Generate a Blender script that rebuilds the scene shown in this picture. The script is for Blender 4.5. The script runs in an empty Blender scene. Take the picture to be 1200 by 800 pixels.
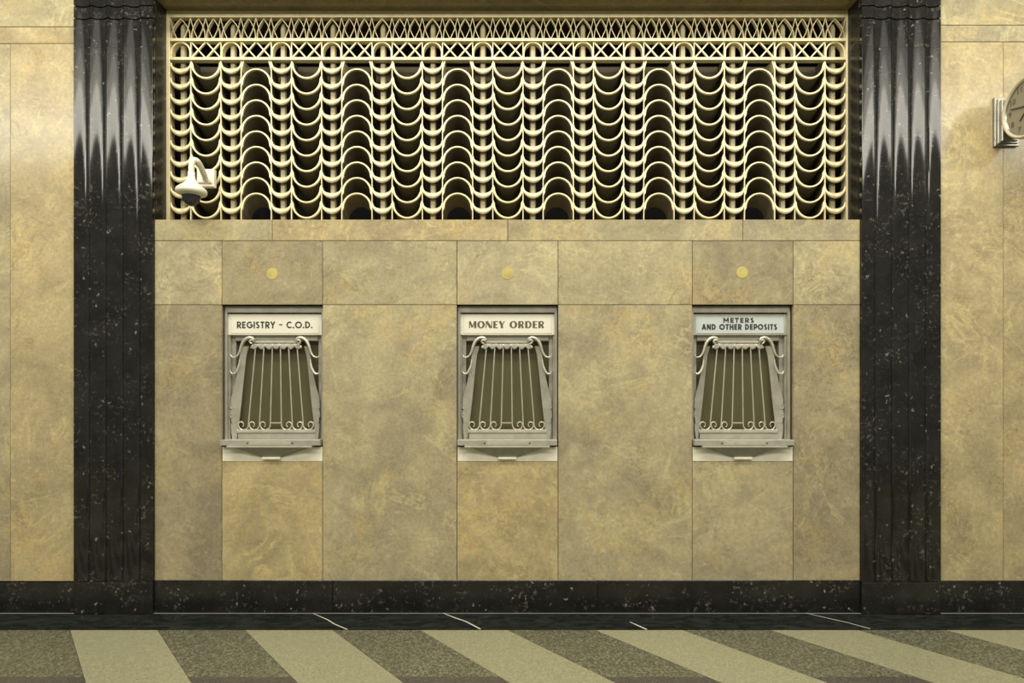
import bpy, math, random
from mathutils import Vector

# ------------------------------------------------------------------ camera, world, lights
SC = bpy.context.scene
COL = SC.collection
F, D, EYE, CX, HY = 700.0, 3.5, 1.365, 594.5, 445.0      # focal px, distance to wall, eye height, vanishing point
cam = bpy.data.cameras.new('camera'); cam_o = bpy.data.objects.new('camera', cam); COL.objects.link(cam_o)
cam_o.location = (0, -D, EYE); cam_o.rotation_euler = (math.radians(90), 0, 0)
cam.sensor_width = 36.0; cam.lens = 36.0 * F / 1200.0
cam.shift_x = (600 - CX) / 1200.0; cam.shift_y = (HY - 400) / 1200.0
cam.clip_start = 0.05
SC.camera = cam_o
w = bpy.data.worlds.new('hall'); SC.world = w; w.use_nodes = True
w.node_tree.nodes['Background'].inputs[0].default_value = (1.0, 0.95, 0.82, 1)
w.node_tree.nodes['Background'].inputs[1].default_value = 0.20
SC.view_settings.view_transform = 'Standard'; SC.view_settings.look = 'None'
SC.view_settings.exposure = 0.0; SC.view_settings.gamma = 1.0; SC.view_settings.use_curve_mapping = False

def area(name, loc, target, sx, sy, watts, color):
    l = bpy.data.lights.new(name, 'AREA'); l.shape = 'RECTANGLE'; l.size = sx; l.size_y = sy
    l.energy = watts; l.color = color
    o = bpy.data.objects.new(name, l); COL.objects.link(o); o.location = loc
    o.rotation_euler = (Vector(target) - Vector(loc)).to_track_quat('-Z', 'Y').to_euler()
    return o
WARM = (1.0, 0.94, 0.81)
area('hall_lamp_and_fade', (0, -4.1, 4.47), (0, -1.0, 4.0), 18.0, 0.56, 320, WARM)
area('hall_lamp_and_fade', (0, -4.1, 4.93), (0, -1.0, 4.3), 18.0, 0.36, 82, WARM)  # added dimmer strip that fades the upper end of the pilaster highlights
area('hall_lamp_and_fade', (0, -4.1, 5.32), (0, -1.0, 4.5), 18.0, 0.42, 40, WARM)  # added faintest strip, carries the same highlight fade further up
area('ceiling_light', (0.0, -3.1, 7.2), (0.0, -0.9, 0), 9.0, 1.2, 620, WARM)

# ------------------------------------------------------------------ helpers
def X(px, d=0.0): return (px - CX) / F * (D + d)
def Z(py, d=0.0): return EYE + (HY - py) / F * (D + d)

class MB:
    """collects vertices and faces, links them as one mesh object"""
    def __init__(s): s.v = []; s.f = []; s.sm = []
    def add(s, vs, fs, smooth=False):
        n = len(s.v); s.v += [tuple(p) for p in vs]
        s.f += [tuple(i + n for i in f) for f in fs]; s.sm += [smooth] * len(fs); return s
    def box(s, x0, x1, y0, y1, z0, z1):
        vs = [(x, y, z) for x in (x0, x1) for y in (y0, y1) for z in (z0, z1)]
        return s.add(vs, [(0, 1, 3, 2), (4, 6, 7, 5), (0, 4, 5, 1), (2, 3, 7, 6), (0, 2, 6, 4), (1, 5, 7, 3)])
    def slab(s, x0, x1, y0, y1, z0, z1, c):
        """box whose front (-y) face is chamfered by c"""
        def ring(y, i): return [(x0 + i, y, z0 + i), (x1 - i, y, z0 + i), (x1 - i, y, z1 - i), (x0 + i, y, z1 - i)]
        vs = ring(y0, c) + ring(y0 + c, 0) + ring(y1, 0)
        fs = [(0, 1, 2, 3), (11, 10, 9, 8)]
        for a in (0, 4):
            for i in range(4):
                j = (i + 1) % 4; fs.append((a + j, a + i, a + 4 + i, a + 4 + j))
        return s.add(vs, fs)
    def prism(s, pts, y0, y1, smooth=False):
        """closed outline in x,z (counter-clockwise seen from -y) extruded y0..y1"""
        n = len(pts)
        s.add([(p[0], y0, p[1]) for p in pts], [tuple(range(n))])
        s.add([(p[0], y1, p[1]) for p in pts], [tuple(reversed(range(n)))])
        vs = [(p[0], y0, p[1]) for p in pts] + [(p[0], y1, p[1]) for p in pts]
        s.add(vs, [((i + 1) % n, i, n + i, n + (i + 1) % n) for i in range(n)], smooth); return s
    def tube(s, pts, r, n=8, closed=False, flat=None):
        pts = [Vector(p) for p in pts]; m = len(pts); rs = r if isinstance(r, (list, tuple)) else [r] * m
        rings = []
        for i in range(m):
            a = pts[i - 1] if i > 0 else pts[i]; b = pts[i + 1] if i < m - 1 else pts[i]
            t = (b - a).normalized(); up = Vector((0, 1, 0)) if abs(t.y) < .9 else Vector((0, 0, 1))
            u = t.cross(up).normalized(); q = u.cross(t)
            rings.append([pts[i] + rs[i] * (math.cos(k * math.tau / n) * u + (flat or 1) * math.sin(k * math.tau / n) * q) for k in range(n)])
        vs = [p for g in rings for p in g]; fs = []
        for i in range(m - 1):
            for k in range(n):
                fs.append((i * n + k, i * n + (k + 1) % n, (i + 1) * n + (k + 1) % n, (i + 1) * n + k))
        s.add(vs, fs, True)
        s.add(rings[0], [tuple(range(n))]); s.add(rings[-1], [tuple(reversed(range(n)))]); return s
    def lathe(s, prof, c, n=32, axis='z', smooth=True):
        """profile of (radius, height) round an axis through c"""
        vs = []
        for r, h in prof:
            for k in range(n):
                a = k * math.tau / n; u, v = r * math.cos(a), r * math.sin(a)
                p = (u, v, h) if axis == 'z' else ((h, u, v) if axis == 'x' else (u, h, v))
                vs.append((c[0] + p[0], c[1] + p[1], c[2] + p[2]))
        fs = []
        for i in range(len(prof) - 1):
            for k in range(n):
                fs.append((i * n + k, i * n + (k + 1) % n, (i + 1) * n + (k + 1) % n, (i + 1) * n + k))
        return s.add(vs, fs, smooth)
    def strip(s, pts, ws, y0, y1, smooth=False):
        """flat ribbon of varying width along x,z points, extruded y0..y1 (pts may carry own y as third value)"""
        m = len(pts); L = []; R = []
        ws = ws if isinstance(ws, (list, tuple)) else [ws] * m
        for i in range(m):
            a = pts[max(i - 1, 0)]; b = pts[min(i + 1, m - 1)]
            dx, dz = b[0] - a[0], b[1] - a[1]; l = math.hypot(dx, dz) or 1e-9
            nx, nz = -dz / l * ws[i] / 2, dx / l * ws[i] / 2
            dy = pts[i][2] if len(pts[i]) > 2 else 0
            L.append((pts[i][0] + nx, pts[i][1] + nz, dy)); R.append((pts[i][0] - nx, pts[i][1] - nz, dy))
        vs = [(p[0], y0 + p[2], p[1]) for p in L] + [(p[0], y0 + p[2], p[1]) for p in R] + \
             [(p[0], y1 + p[2], p[1]) for p in L] + [(p[0], y1 + p[2], p[1]) for p in R]
        fs = []
        for i in range(m - 1):
            fs += [(i + 1, i, m + i, m + i + 1), (2 * m + i, 2 * m + i + 1, 3 * m + i + 1, 3 * m + i),
                   (i, i + 1, 2 * m + i + 1, 2 * m + i), (m + i + 1, m + i, 3 * m + i, 3 * m + i + 1)]
        fs += [(0, 2 * m, 3 * m, m), (m - 1, 2 * m - 1, 4 * m - 1, 3 * m - 1)]
        return s.add(vs, fs, smooth)
    def mesh(s, name):
        me = bpy.data.meshes.new(name); me.from_pydata(s.v, [], s.f)
        me.polygons.foreach_set('use_smooth', s.sm); me.update(); return me
    def build(s, name, mat, parent=None, loc=None):
        return link(name, s.mesh(name), mat, parent, loc)

def link(name, me, mat, parent=None, loc=None):
    if mat and not me.materials: me.materials.append(mat)
    o = bpy.data.objects.new(name, me); COL.objects.link(o)
    if parent: o.parent = parent
    if loc: o.location = loc
    return o
def thing(name, loc, label, cat, group=None):
    o = bpy.data.objects.new(name, None); COL.objects.link(o); o.location = loc; o.empty_display_size = .1
    o['label'] = label; o['category'] = cat
    if group: o['group'] = group
    return o
def kids(o): return [c for c in bpy.data.objects if c.parent == o]
def copy_tree(o, parent=None):
    c = o.copy(); COL.objects.link(c)
    if parent: c.parent = parent
    for k in kids(o): copy_tree(k, c)
    return c
def structure(o): o['kind'] = 'structure'; return o

# ------------------------------------------------------------------ materials
class NT:
    def __init__(s, name):
        s.m = bpy.data.materials.new(name); s.m.use_nodes = True; s.t = s.m.node_tree; s.n = s.t.nodes
        s.b = s.n['Principled BSDF']
    def node(s, typ, ins=None, **kw):
        n = s.n.new(typ)
        for k, v in kw.items(): setattr(n, k, v)
        for k, v in (ins or {}).items(): s.put(n.inputs[k], v)
        return n
    def put(s, sock, v):
        if isinstance(v, bpy.types.NodeSocket): s.t.links.new(v, sock)
        else: sock.default_value = v
    def noise(s, vec, scale, detail=4, rough=.55, dist=0.0):
        return s.node('ShaderNodeTexNoise', {'Vector': vec, 'Scale': scale, 'Detail': detail, 'Roughness': rough, 'Distortion': dist}).outputs['Fac']
    def ramp(s, fac, stops, interp='LINEAR'):
        r = s.node('ShaderNodeValToRGB', {'Fac': fac}); e = r.color_ramp.elements; r.color_ramp.interpolation = interp
        while len(e) < len(stops): e.new(.5)
        for x, (p, c) in zip(e, stops):
            x.position = p; x.color = (c, c, c, 1) if not isinstance(c, tuple) else (*c, 1)
        return r.outputs['Color']
    def mix(s, fac, a, b, mode='MIX'):
        n = s.node('ShaderNodeMix', data_type='RGBA', blend_type=mode)
        s.put(n.inputs[0], fac)
        for i, v in ((6, a), (7, b)): s.put(n.inputs[i], (*v, 1) if isinstance(v, tuple) and len(v) == 3 else v)
        return n.outputs[2]
    def math(s, op, a, b=0.0):
        n = s.node('ShaderNodeMath', operation=op); s.put(n.inputs[0], a); s.put(n.inputs[1], b); return n.outputs[0]
    def coords(s, seeded=True, scale=(1, 1, 1)):
        tc = s.node('ShaderNodeTexCoord').outputs['Object']
        if scale != (1, 1, 1): tc = s.node('ShaderNodeMapping', {'Vector': tc, 'Scale': scale}).outputs[0]
        if not seeded: return tc
        oi = s.node('ShaderNodeObjectInfo')
        r = s.math('MULTIPLY', oi.outputs['Random'], 60.0)
        cv = s.node('ShaderNodeCombineXYZ', {0: r, 1: s.math('MULTIPLY', r, 1.7), 2: s.math('MULTIPLY', r, -.6)})
        return s.node('ShaderNodeVectorMath', {0: tc, 1: cv.outputs[0]}, operation='ADD').outputs[0]
    def tint(s): return s.node('ShaderNodeObjectInfo').outputs['Color']
    def out(s, color, rough, metal=0.0, bump=None, bs=.1, bd=.002, spec=.5):
        s.put(s.b.inputs['Base Color'], (*color, 1) if isinstance(color, tuple) else color)
        s.put(s.b.inputs['Roughness'], rough); s.put(s.b.inputs['Metallic'], metal); s.put(s.b.inputs['Specular IOR Level'], spec)
        if bump is not None:
            s.put(s.b.inputs['Normal'], s.node('ShaderNodeBump', {'Height': bump, 'Strength': bs, 'Distance': bd}).outputs[0])
        return s.m

def m_beige():
    t = NT('beige_marble'); v = t.coords()
    big = t.noise(v, 2.6, 5, .62, 1.0)
    base = t.mix(t.ramp(big, [(.36, 0.0), (.64, 1.0)]), (.295, .258, .168), (.430, .375, .228))
    cloud = t.noise(v, 7, 10, .70, 1.4)
    base = t.mix(t.math('MULTIPLY', t.ramp(cloud, [(.52, 0.0), (.68, 1.0)]), .50), base, (.51, .455, .265))
    base = t.mix(t.math('MULTIPLY', t.ramp(t.noise(v, 4.5, 8, .7, .8), [(.50, 0.0), (.66, 1.0)]), .55), base, (.265, .235, .150))
    # broad pale seams
    pn = t.math('ABSOLUTE', t.math('SUBTRACT', t.noise(v, 2.0, 6, .62, 1.0), .5))
    pm = t.ramp(t.noise(v, 2.7, 2), [(.47, 0.0), (.58, 1.0)])
    base = t.mix(t.math('MULTIPLY', t.math('MULTIPLY', pm, t.ramp(pn, [(0.0, 1.0), (.022, 0.0)])), .62), base, (.53, .465, .26))
    # golden veined patches
    gpatch = t.ramp(t.noise(v, 2.4, 4, .6), [(.51, 0.0), (.61, 1.0)])
    g1 = t.ramp(t.math('ABSOLUTE', t.math('SUBTRACT', t.noise(v, 8, 8, .70, 1.6), .5)), [(0.0, 1.0), (.05, 0.0)])
    base = t.mix(t.math('MULTIPLY', t.math('MULTIPLY', gpatch, g1), .62), base, (.52, .395, .16))
    # stray white calcite chips
    vv = t.node('ShaderNodeVectorMath', {0: v, 1: t.node('ShaderNodeTexNoise', {'Vector': v, 'Scale': 14.0, 'Detail': 3.0}).outputs['Color']}, operation='MULTIPLY_ADD')
    vv.inputs[1].default_value = (1, 1, 1)
    t.put(vv.inputs[2], t.node('ShaderNodeVectorMath', {0: t.node('ShaderNodeTexNoise', {'Vector': v, 'Scale': 9.0}).outputs['Color'], 1: (.12, .12, .12)}, operation='MULTIPLY').outputs[0])
    vo = t.node('ShaderNodeTexVoronoi', {'Vector': vv.outputs[0], 'Scale': 13.0})
    sp = t.node('ShaderNodeSeparateColor', {0: vo.outputs['Color']})
    chip = t.math('MULTIPLY', t.ramp(vo.outputs['Distance'], [(.13, 1.0), (.20, 0.0)]), t.ramp(sp.outputs[0], [(.90, 0.0), (.93, 1.0)]))
    base = t.mix(t.math('MULTIPLY', chip, .65), base, (.64, .58, .38))
    # fine grain, pale fossil flecks and hairline dark veins
    grain = t.ramp(t.noise(v, 55, 8, .82), [(.36, .80), (.64, 1.17)])
    base = t.mix(1.0, base, grain, 'MULTIPLY')
    fl = t.ramp(t.noise(v, 21, 8, .74, .8), [(.615, 0.0), (.655, 1.0)])
    base = t.mix(t.math('MULTIPLY', fl, .42), base, (.62, .55, .35))
    fg = t.math('MULTIPLY', t.ramp(t.noise(v, 17, 8, .76, .9), [(.60, 0.0), (.65, 1.0)]), t.ramp(t.noise(v, 2.9, 3), [(.48, 0.0), (.60, 1.0)]))
    base = t.mix(t.math('MULTIPLY', fg, .60), base, (.56, .41, .15))
    fd = t.ramp(t.noise(v, 15, 9, .76, .5), [(.60, 0.0), (.66, 1.0)])
    base = t.mix(t.math('MULTIPLY', fd, .35), base, (.20, .17, .105))
    hp = t.ramp(t.noise(v, 3.3, 2), [(.56, 0.0), (.64, 1.0)])
    hv = t.ramp(t.math('ABSOLUTE', t.math('SUBTRACT', t.noise(v, 6, 10, .72, 1.0), .5)), [(0.0, 1.0), (.020, 0.0)])
    base = t.mix(t.math('MULTIPLY', t.math('MULTIPLY', hp, hv), .70), base, (.17, .135, .075))
    col = t.mix(1.0, base, t.tint(), 'MULTIPLY')
    return t.out(col, t.math('ADD', .12, t.math('MULTIPLY', cloud, .10)), 0, cloud, .02, .001, .36)

def m_black(name, rough=.085, fl=1.0, bw=(.009, .009, .0075), spec=.5):
    t = NT(name); v = t.coords()
    base = t.mix(t.ramp(t.noise(v, 7, 6, .65), [(.4, 0.0), (.7, 1.0)]), bw, (.019, .019, .016))
    patch = t.ramp(t.noise(v, 7.5, 4, .6), [(.46, 0.0), (.62, 1.0)])
    blot = t.ramp(t.noise(v, 48, 5, .62, .25), [(.55, 0.0), (.70, 1.0)])
    base = t.mix(t.math('MULTIPLY', t.math('MULTIPLY', patch, blot), .60 * fl), base, (.17, .165, .135))
    vo = t.node('ShaderNodeTexVoronoi', {'Vector': t.node('ShaderNodeVectorMath', {0: v, 1: t.node('ShaderNodeVectorMath', {0: t.node('ShaderNodeTexNoise', {'Vector': v, 'Scale': 40.0, 'Detail': 3.0}).outputs['Color'], 1: (.05, .05, .05)}, operation='MULTIPLY').outputs[0]}).outputs[0], 'Scale': 26.0, 'Randomness': 1.0})
    sep = t.node('ShaderNodeSeparateColor', {0: vo.outputs['Color']})
    chip = t.math('MULTIPLY', t.ramp(vo.outputs['Distance'], [(.08, 1.0), (.24, 0.0)]), t.ramp(sep.outputs[0], [(.80, 0.0), (.90, 1.0)]))
    base = t.mix(t.math('MULTIPLY', chip, .55 * fl), base, (.36, .35, .28))
    fine = t.ramp(t.noise(v, 120, 3, .6), [(.66, 0.0), (.74, 1.0)])
    base = t.mix(t.math('MULTIPLY', fine, .35 * fl), base, (.22, .21, .17))
    return t.out(base, rough, 0, None, spec=spec)

def m_border():
    t = NT('dark_green_border_marble'); v = t.coords(True, (1, 3, 1))
    st = t.noise(v, 5, 7, .65, 2.2)
    base = t.mix(t.ramp(st, [(.42, 0.0), (.72, 1.0)]), (.009, .011, .009), (.030, .035, .030))
    fl = t.ramp(t.noise(v, 22, 4, .6, .6), [(.70, 0.0), (.76, 1.0)])
    return t.out(t.mix(t.math('MULTIPLY', fl, .5), base, (.2, .2, .17)), .22, spec=.3)

def m_terrazzo(name, a, b, c, amt):
    t = NT(name); v = t.coords()
    cell = t.node('ShaderNodeTexVoronoi', {'Vector': v, 'Scale': 105.0})
    g = t.node('ShaderNodeSeparateColor', {0: cell.outputs['Color']}).outputs[0]
    cell2 = t.node('ShaderNodeTexVoronoi', {'Vector': v, 'Scale': 230.0})
    g2 = t.node('ShaderNodeSeparateColor', {0: cell2.outputs['Color']}).outputs[1]
    col = t.mix(t.ramp(g, [(.62 - amt, 0.0), (.68, 1.0)]), a, b)
    col = t.mix(t.ramp(g2, [(.72, 0.0), (.76, 1.0)]), col, c)
    col = t.mix(t.ramp(t.noise(v, 3, 3), [(.3, 0.0), (.8, .35)]), col, a)
    return t.out(t.mix(1.0, col, t.tint(), 'MULTIPLY'), .38)

def m_metal(name, color, rough, metal, var=.25, spec=.5):
    t = NT(name); v = t.coords()
    n = t.noise(v, 16, 5, .6)
    dark = tuple(c * (1 - var) for c in color)
    col = t.mix(t.ramp(n, [(.35, 0.0), (.65, 1.0)]), dark, color)
    return t.out(col, rough, metal, t.noise(v, 60, 3), .06, .001, spec)

def m_plain(name, color, rough=.5, metal=0.0, var=.08):
    t = NT(name); v = t.coords()
    col = t.mix(t.noise(v, 12, 4), tuple(c * (1 - var) for c in color), color)
    return t.out(col, rough, metal)

def m_pane():
    t = NT('olive_ribbed_glass'); v = t.coords(False)
    wv = t.node('ShaderNodeTexWave', {'Vector': v, 'Scale': 55.0, 'Distortion': .6}, wave_type='BANDS', bands_direction='X').outputs['Fac']
    n = t.noise(t.coords(True, (6, 1, 1)), 4, 4)
    col = t.mix(n, (.072, .066, .030), (.118, .107, .054))
    return t.out(col, .32, 0, wv, .25, .002)

BEIGE = m_beige()
BLACK = m_black('black_marble'); BASEB = m_black('black_base_marble', .22, 1.35)
SIDEB = m_black('black_jamb_marble', .32, .8, spec=.25)
BORDER = m_border()
T_LIGHT = m_terrazzo('pale_terrazzo', (.268, .262, .160), (.315, .306, .195), (.195, .19, .115), .1)
T_DARK = m_terrazzo('dark_terrazzo', (.098, .096, .060), (.20, .196, .127), (.048, .046, .029), .2)
T_END = m_terrazzo('plum_terrazzo', (.075, .067, .052), (.10, .092, .072), (.045, .04, .03), .2)
GROUT = m_plain('dark_grout', (.045, .035, .02), .9)
GOLD = m_metal('champagne_bronze', (.78, .69, .42), .36, .25, .12)
RODM = m_metal('darker_bronze_rod', (.40, .35, .205), .45, .2, .15)
GOLD_IN = m_metal('shaded_bronze_louver', (.13, .112, .068), .5, .2, .25)  # grille bronze darkened in colour for the shade inside the recesses
SILVER = m_metal('satin_nickel', (.49, .475, .395), .36, .4, .2)
SILVER_L = m_metal('polished_nickel', (.66, .64, .53), .28, .45, .2)
PALEM = m_metal('pale_nickel_plate', (.84, .81, .66), .4, .1, .12)
HULLM = m_metal('shaded_nickel', (.30, .285, .22), .45, .3, .2)  # nickel darkened in colour for the shaded underside of the tray
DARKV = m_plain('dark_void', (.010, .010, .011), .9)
CREAM = m_plain('cream_sign_enamel', (.73, .715, .60), .35)
PALEBLUE = m_plain('pale_blue_sign_glass', (.50, .56, .55), .3)
INK = m_plain('sign_ink', (.035, .032, .025), .5)
INK_D = m_plain('bronze_lettering', (.10, .088, .055), .5)
WHITE = m_plain('white_enamel', (.78, .75, .62), .4)
DOME = m_plain('smoked_dome', (.03, .03, .032), .08)
PANE = m_pane()
BRASS = m_metal('worn_brass_disc', (.50, .42, .13), .5, .1, .25)
VEIN = m_plain('white_calcite', (.62, .60, .50), .4)
CHROME = m_metal('brushed_chrome', (.34, .33, .28), .3, .75, .15)
DIAL = m_plain('aged_dial', (.30, .27, .19), .5)
PANELK = m_plain('brown_closure_panel', (.17, .145, .09), .6)

# ------------------------------------------------------------------ large structure
PIL = 2.0675            # inner face of each pilaster
PO = 2.5275             # outer face of each pilaster
LEDGE = Z(257)          # top of the counter wall
SOFF = Z(13, .13)       # underside of the lintel
WIN = [X(319.2), X(594.7), X(870.2)]
WHW = 59 * .005         # half width of a window opening
WT, WB = Z(357.5), Z(541)
rnd = random.Random(7)

mb = MB()
xs = [-PIL] + [c + s for c in WIN for s in (-WHW, WHW)] + [PIL]
for i in range(0, len(xs), 2): mb.box(xs[i], xs[i + 1], .02, .42, 0, LEDGE - .02)
for c in WIN:
    mb.box(c - WHW, c + WHW, .02, .42, 0, WB - .003); mb.box(c - WHW, c + WHW, .02, .42, WT + .003, LEDGE - .02)
mb.box(-4.6, -PIL, .02, .42, 0, 4.6); mb.box(PIL, 4.6, .02, .42, 0, 4.6)
mb.box(-PIL, PIL, .16, .42, SOFF + .02, 4.6)
wall = structure(mb.build('wall_back', GROUT))
wall['label'] = 'beige marble panelled wall with three service windows and a bronze grille'
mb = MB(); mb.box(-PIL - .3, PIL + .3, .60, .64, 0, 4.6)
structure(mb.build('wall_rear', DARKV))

TONES = {'pale': (1.08, 1.08, 1.08), 'mid': (1, 1, .98), 'dark': (.84, .83, .82), 'warm': (1.08, 1.03, .93), 'grey': (.94, .95, .99), 'gold': (1.10, 1.04, .90)}
def panel(px0, px1, py0, py1, tone='mid', y0=0.0, th=.02, x0=None, x1=None, z0=None, z1=None):
    x0 = X(px0) if x0 is None else x0; x1 = X(px1) if x1 is None else x1
    z1 = Z(py0) if z1 is None else z1; z0 = Z(py1) if z0 is None else z0
    g = .0016; cx, cz = (x0 + x1) / 2, (z0 + z1) / 2
    m = MB(); dy = rnd.uniform(-.0006, .0006)
    m.slab(x0 - cx + g, x1 - cx - g, y0 + dy, y0 + th, z0 - cz + g, z1 - cz - g, .0012)
    o = m.build('marble_panel', BEIGE, wall, (cx, 0, cz)); o.color = (*TONES[tone], 1); return o
CW = [181, 260, 378, 535.5, 654, 811.3, 929.5, 1008]
# coping course (runs back over the ledge to the grille)
for (a, b, tn) in ((181, 319, 'mid'), (319, 595, 'warm'), (595, 870.5, 'mid'), (870.5, 1008, 'grey')):
    panel(a, b, 257, 282, tn, 0, .40)
for i, tn in enumerate(['pale', 'dark', 'mid', 'pale', 'mid', 'dark', 'mid']):
    panel(CW[i], CW[i + 1], 282, 357, tn)
for i, tn in ((0, 'dark'), (2, 'mid'), (4, 'mid'), (6, 'dark')): panel(CW[i], CW[i + 1], 357, 680, tn)
for i, tn in ((1, 'gold'), (3, 'gold'), (5, 'mid')): panel(CW[i], CW[i + 1], 540, 680, tn)
# flanking walls
B0 = Z(681)
panel(-190, 88.5, -192, 31.5, 'mid', x1=-PO); panel(-190, 88.5, 31.5, 51, 'warm', x1=-PO); panel(-190, -90, 51, 681, 'warm')
panel(12, 88.5, 51, 681, 'warm', x1=-PO); panel(-90, 12, 51, 681, 'mid')
panel(1100, 1390, -192, 29.5, 'mid', x0=PO); panel(1100, 1390, 29.5, 49, 'pale', x0=PO); panel(1290, 1390, 51, 681, 'mid')
panel(1100, 1176, 49, 681, 'warm', x0=PO); panel(1176, 1290, 49, 681, 'warm')

# lintel over the grille
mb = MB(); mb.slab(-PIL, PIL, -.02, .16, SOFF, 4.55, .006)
structure(mb.build('trim_1', BEIGE)).color = (.42, .40, .34, 1)  # beige marble tinted down to paint in the soffit's shade

# baseboard of black marble blocks
bb = MB(); bb.box(-PIL, PIL, .004, .02, 0, Z(680)); bb.box(-4.2, -PO, .004, .02, 0, Z(683)); bb.box(PO, 4.2, .004, .02, 0, Z(680.5))
bb = structure(bb.build('baseboard_back', GROUT))
def block(x0, x1, z1, y0=-.003, y1=.006):
    m = MB(); c = (x0 + x1) / 2; m.slab(x0 - c + .0012, x1 - c - .0012, y0, y1, 0.001, z1, .002)
    m.build('marble_block', BASEB, bb, (c, 0, 0))
for a, b in ((-PIL, X(390)), (X(390), X(700)), (X(700), PIL)): block(a, b, Z(679.6))
block(-3.05, -PO, Z(682)); block(-4.1, -3.05, Z(682)); block(PO, 3.1, Z(680)); block(3.1, 4.1, Z(680))

# floor: border slabs, then slanting terrazzo bands
mb = MB(); mb.box(-7, 7, -9, .02, -.06, -.012); floor = structure(mb.build('floor', GROUT))
YB = -(D - F * EYE / (738 - HY)); YE = -(D - F * EYE / (793 - HY)); SL = 599.5 / F
def flat(pts, mat, name, parent=floor, top=0.0, bot=-.012, tint=(1, 1, 1)):
    c = Vector((sum(p[0] for p in pts) / len(pts), sum(p[1] for p in pts) / len(pts), 0)); n = len(pts)
    vs = [(p[0] - c.x, p[1] - c.y, top) for p in pts] + [(p[0] - c.x, p[1] - c.y, bot) for p in pts]
    m = MB(); m.add(vs, [tuple(range(n)), tuple(reversed(range(n, 2 * n)))] + [((i + 1) % n, i, n + i, n + (i + 1) % n) for i in range(n)])
    o = m.build(name, mat, parent, c); o.color = (*tint, 1); return o
edges = [-4.2, X(88), X(181), X(560), X(850), X(1008), X(1102), 4.2]
slabs = []
for a, b in zip(edges, edges[1:]):
    slabs.append(flat([(a + .0008, YB), (b - .0008, YB), (b - .0008, -.0125), (a + .0008, -.0125)], BORDER, 'border_slab'))
def fl(px, py):
    d = F * EYE / (py - HY); return Vector(((px - CX) / F * d, d - D, 0))
for pts, wd in (([(367, 718.6), (384, 726), (392, 731), (407, 737.4)], .007), ([(519, 718.2), (534, 724), (546, 728), (563, 737)], .009),
                ([(738, 728.5), (748, 733), (758, 737.4)], .010), ([(942, 717.6), (965, 723), (992, 729), (1020, 736.6)], .006)):
    p = [fl(*q) for q in pts]; x = p[len(p) // 2].x
    s = next(q for q, a, b in zip(slabs, edges, edges[1:]) if a <= x < b)
    L = []; R = []
    for i, q in enumerate(p):
        t = (p[min(i + 1, len(p) - 1)] - p[max(i - 1, 0)]).normalized(); k = wd * (.25 if i in (0,) else .5) * (1 + .3 * math.sin(i * 3.1))
        n = Vector((-t.y, t.x, 0)) * k; L.append(q + n - s.location); R.append(q - n - s.location)
    m = MB(); n = len(p)
    m.add([(q.x, q.y, .0006) for q in L + R], [(i, n + i, n + i + 1, i + 1) for i in range(n - 1)])
    m.build('white_vein', VEIN, s)
YF = -1.9
bx = [(82 + 102.6 * k - CX) / F * (D + YB) for k in range(-8, 14)]
def xa(b, y): return b + SL * (YB - y)
g = .0012
for k in range(len(bx) - 1):
    a, b = bx[k] + g, bx[k + 1] - g; light = (k % 2 == 0)
    def quad(y1, y0): return [(xa(a, y0), y0), (xa(b, y0), y0), (xa(b, y1), y1), (xa(a, y1), y1)]
    v = rnd.uniform(.95, 1.05)
    if light: flat(quad(YB - .001, YF), T_LIGHT, 'pale_terrazzo_band', tint=(v, v, v))
    else:
        flat(quad(YB - .001, YE), T_DARK, 'dark_terrazzo_band', tint=(v, v, v))
        flat(quad(YE - .001, YF), T_END, 'plum_terrazzo_band', tint=(v, v, v))
flat([(-6.5, -9), (6.5, -9), (6.5, YF - .002), (-6.5, YF - .002)], T_LIGHT, 'terrazzo_field')

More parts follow.
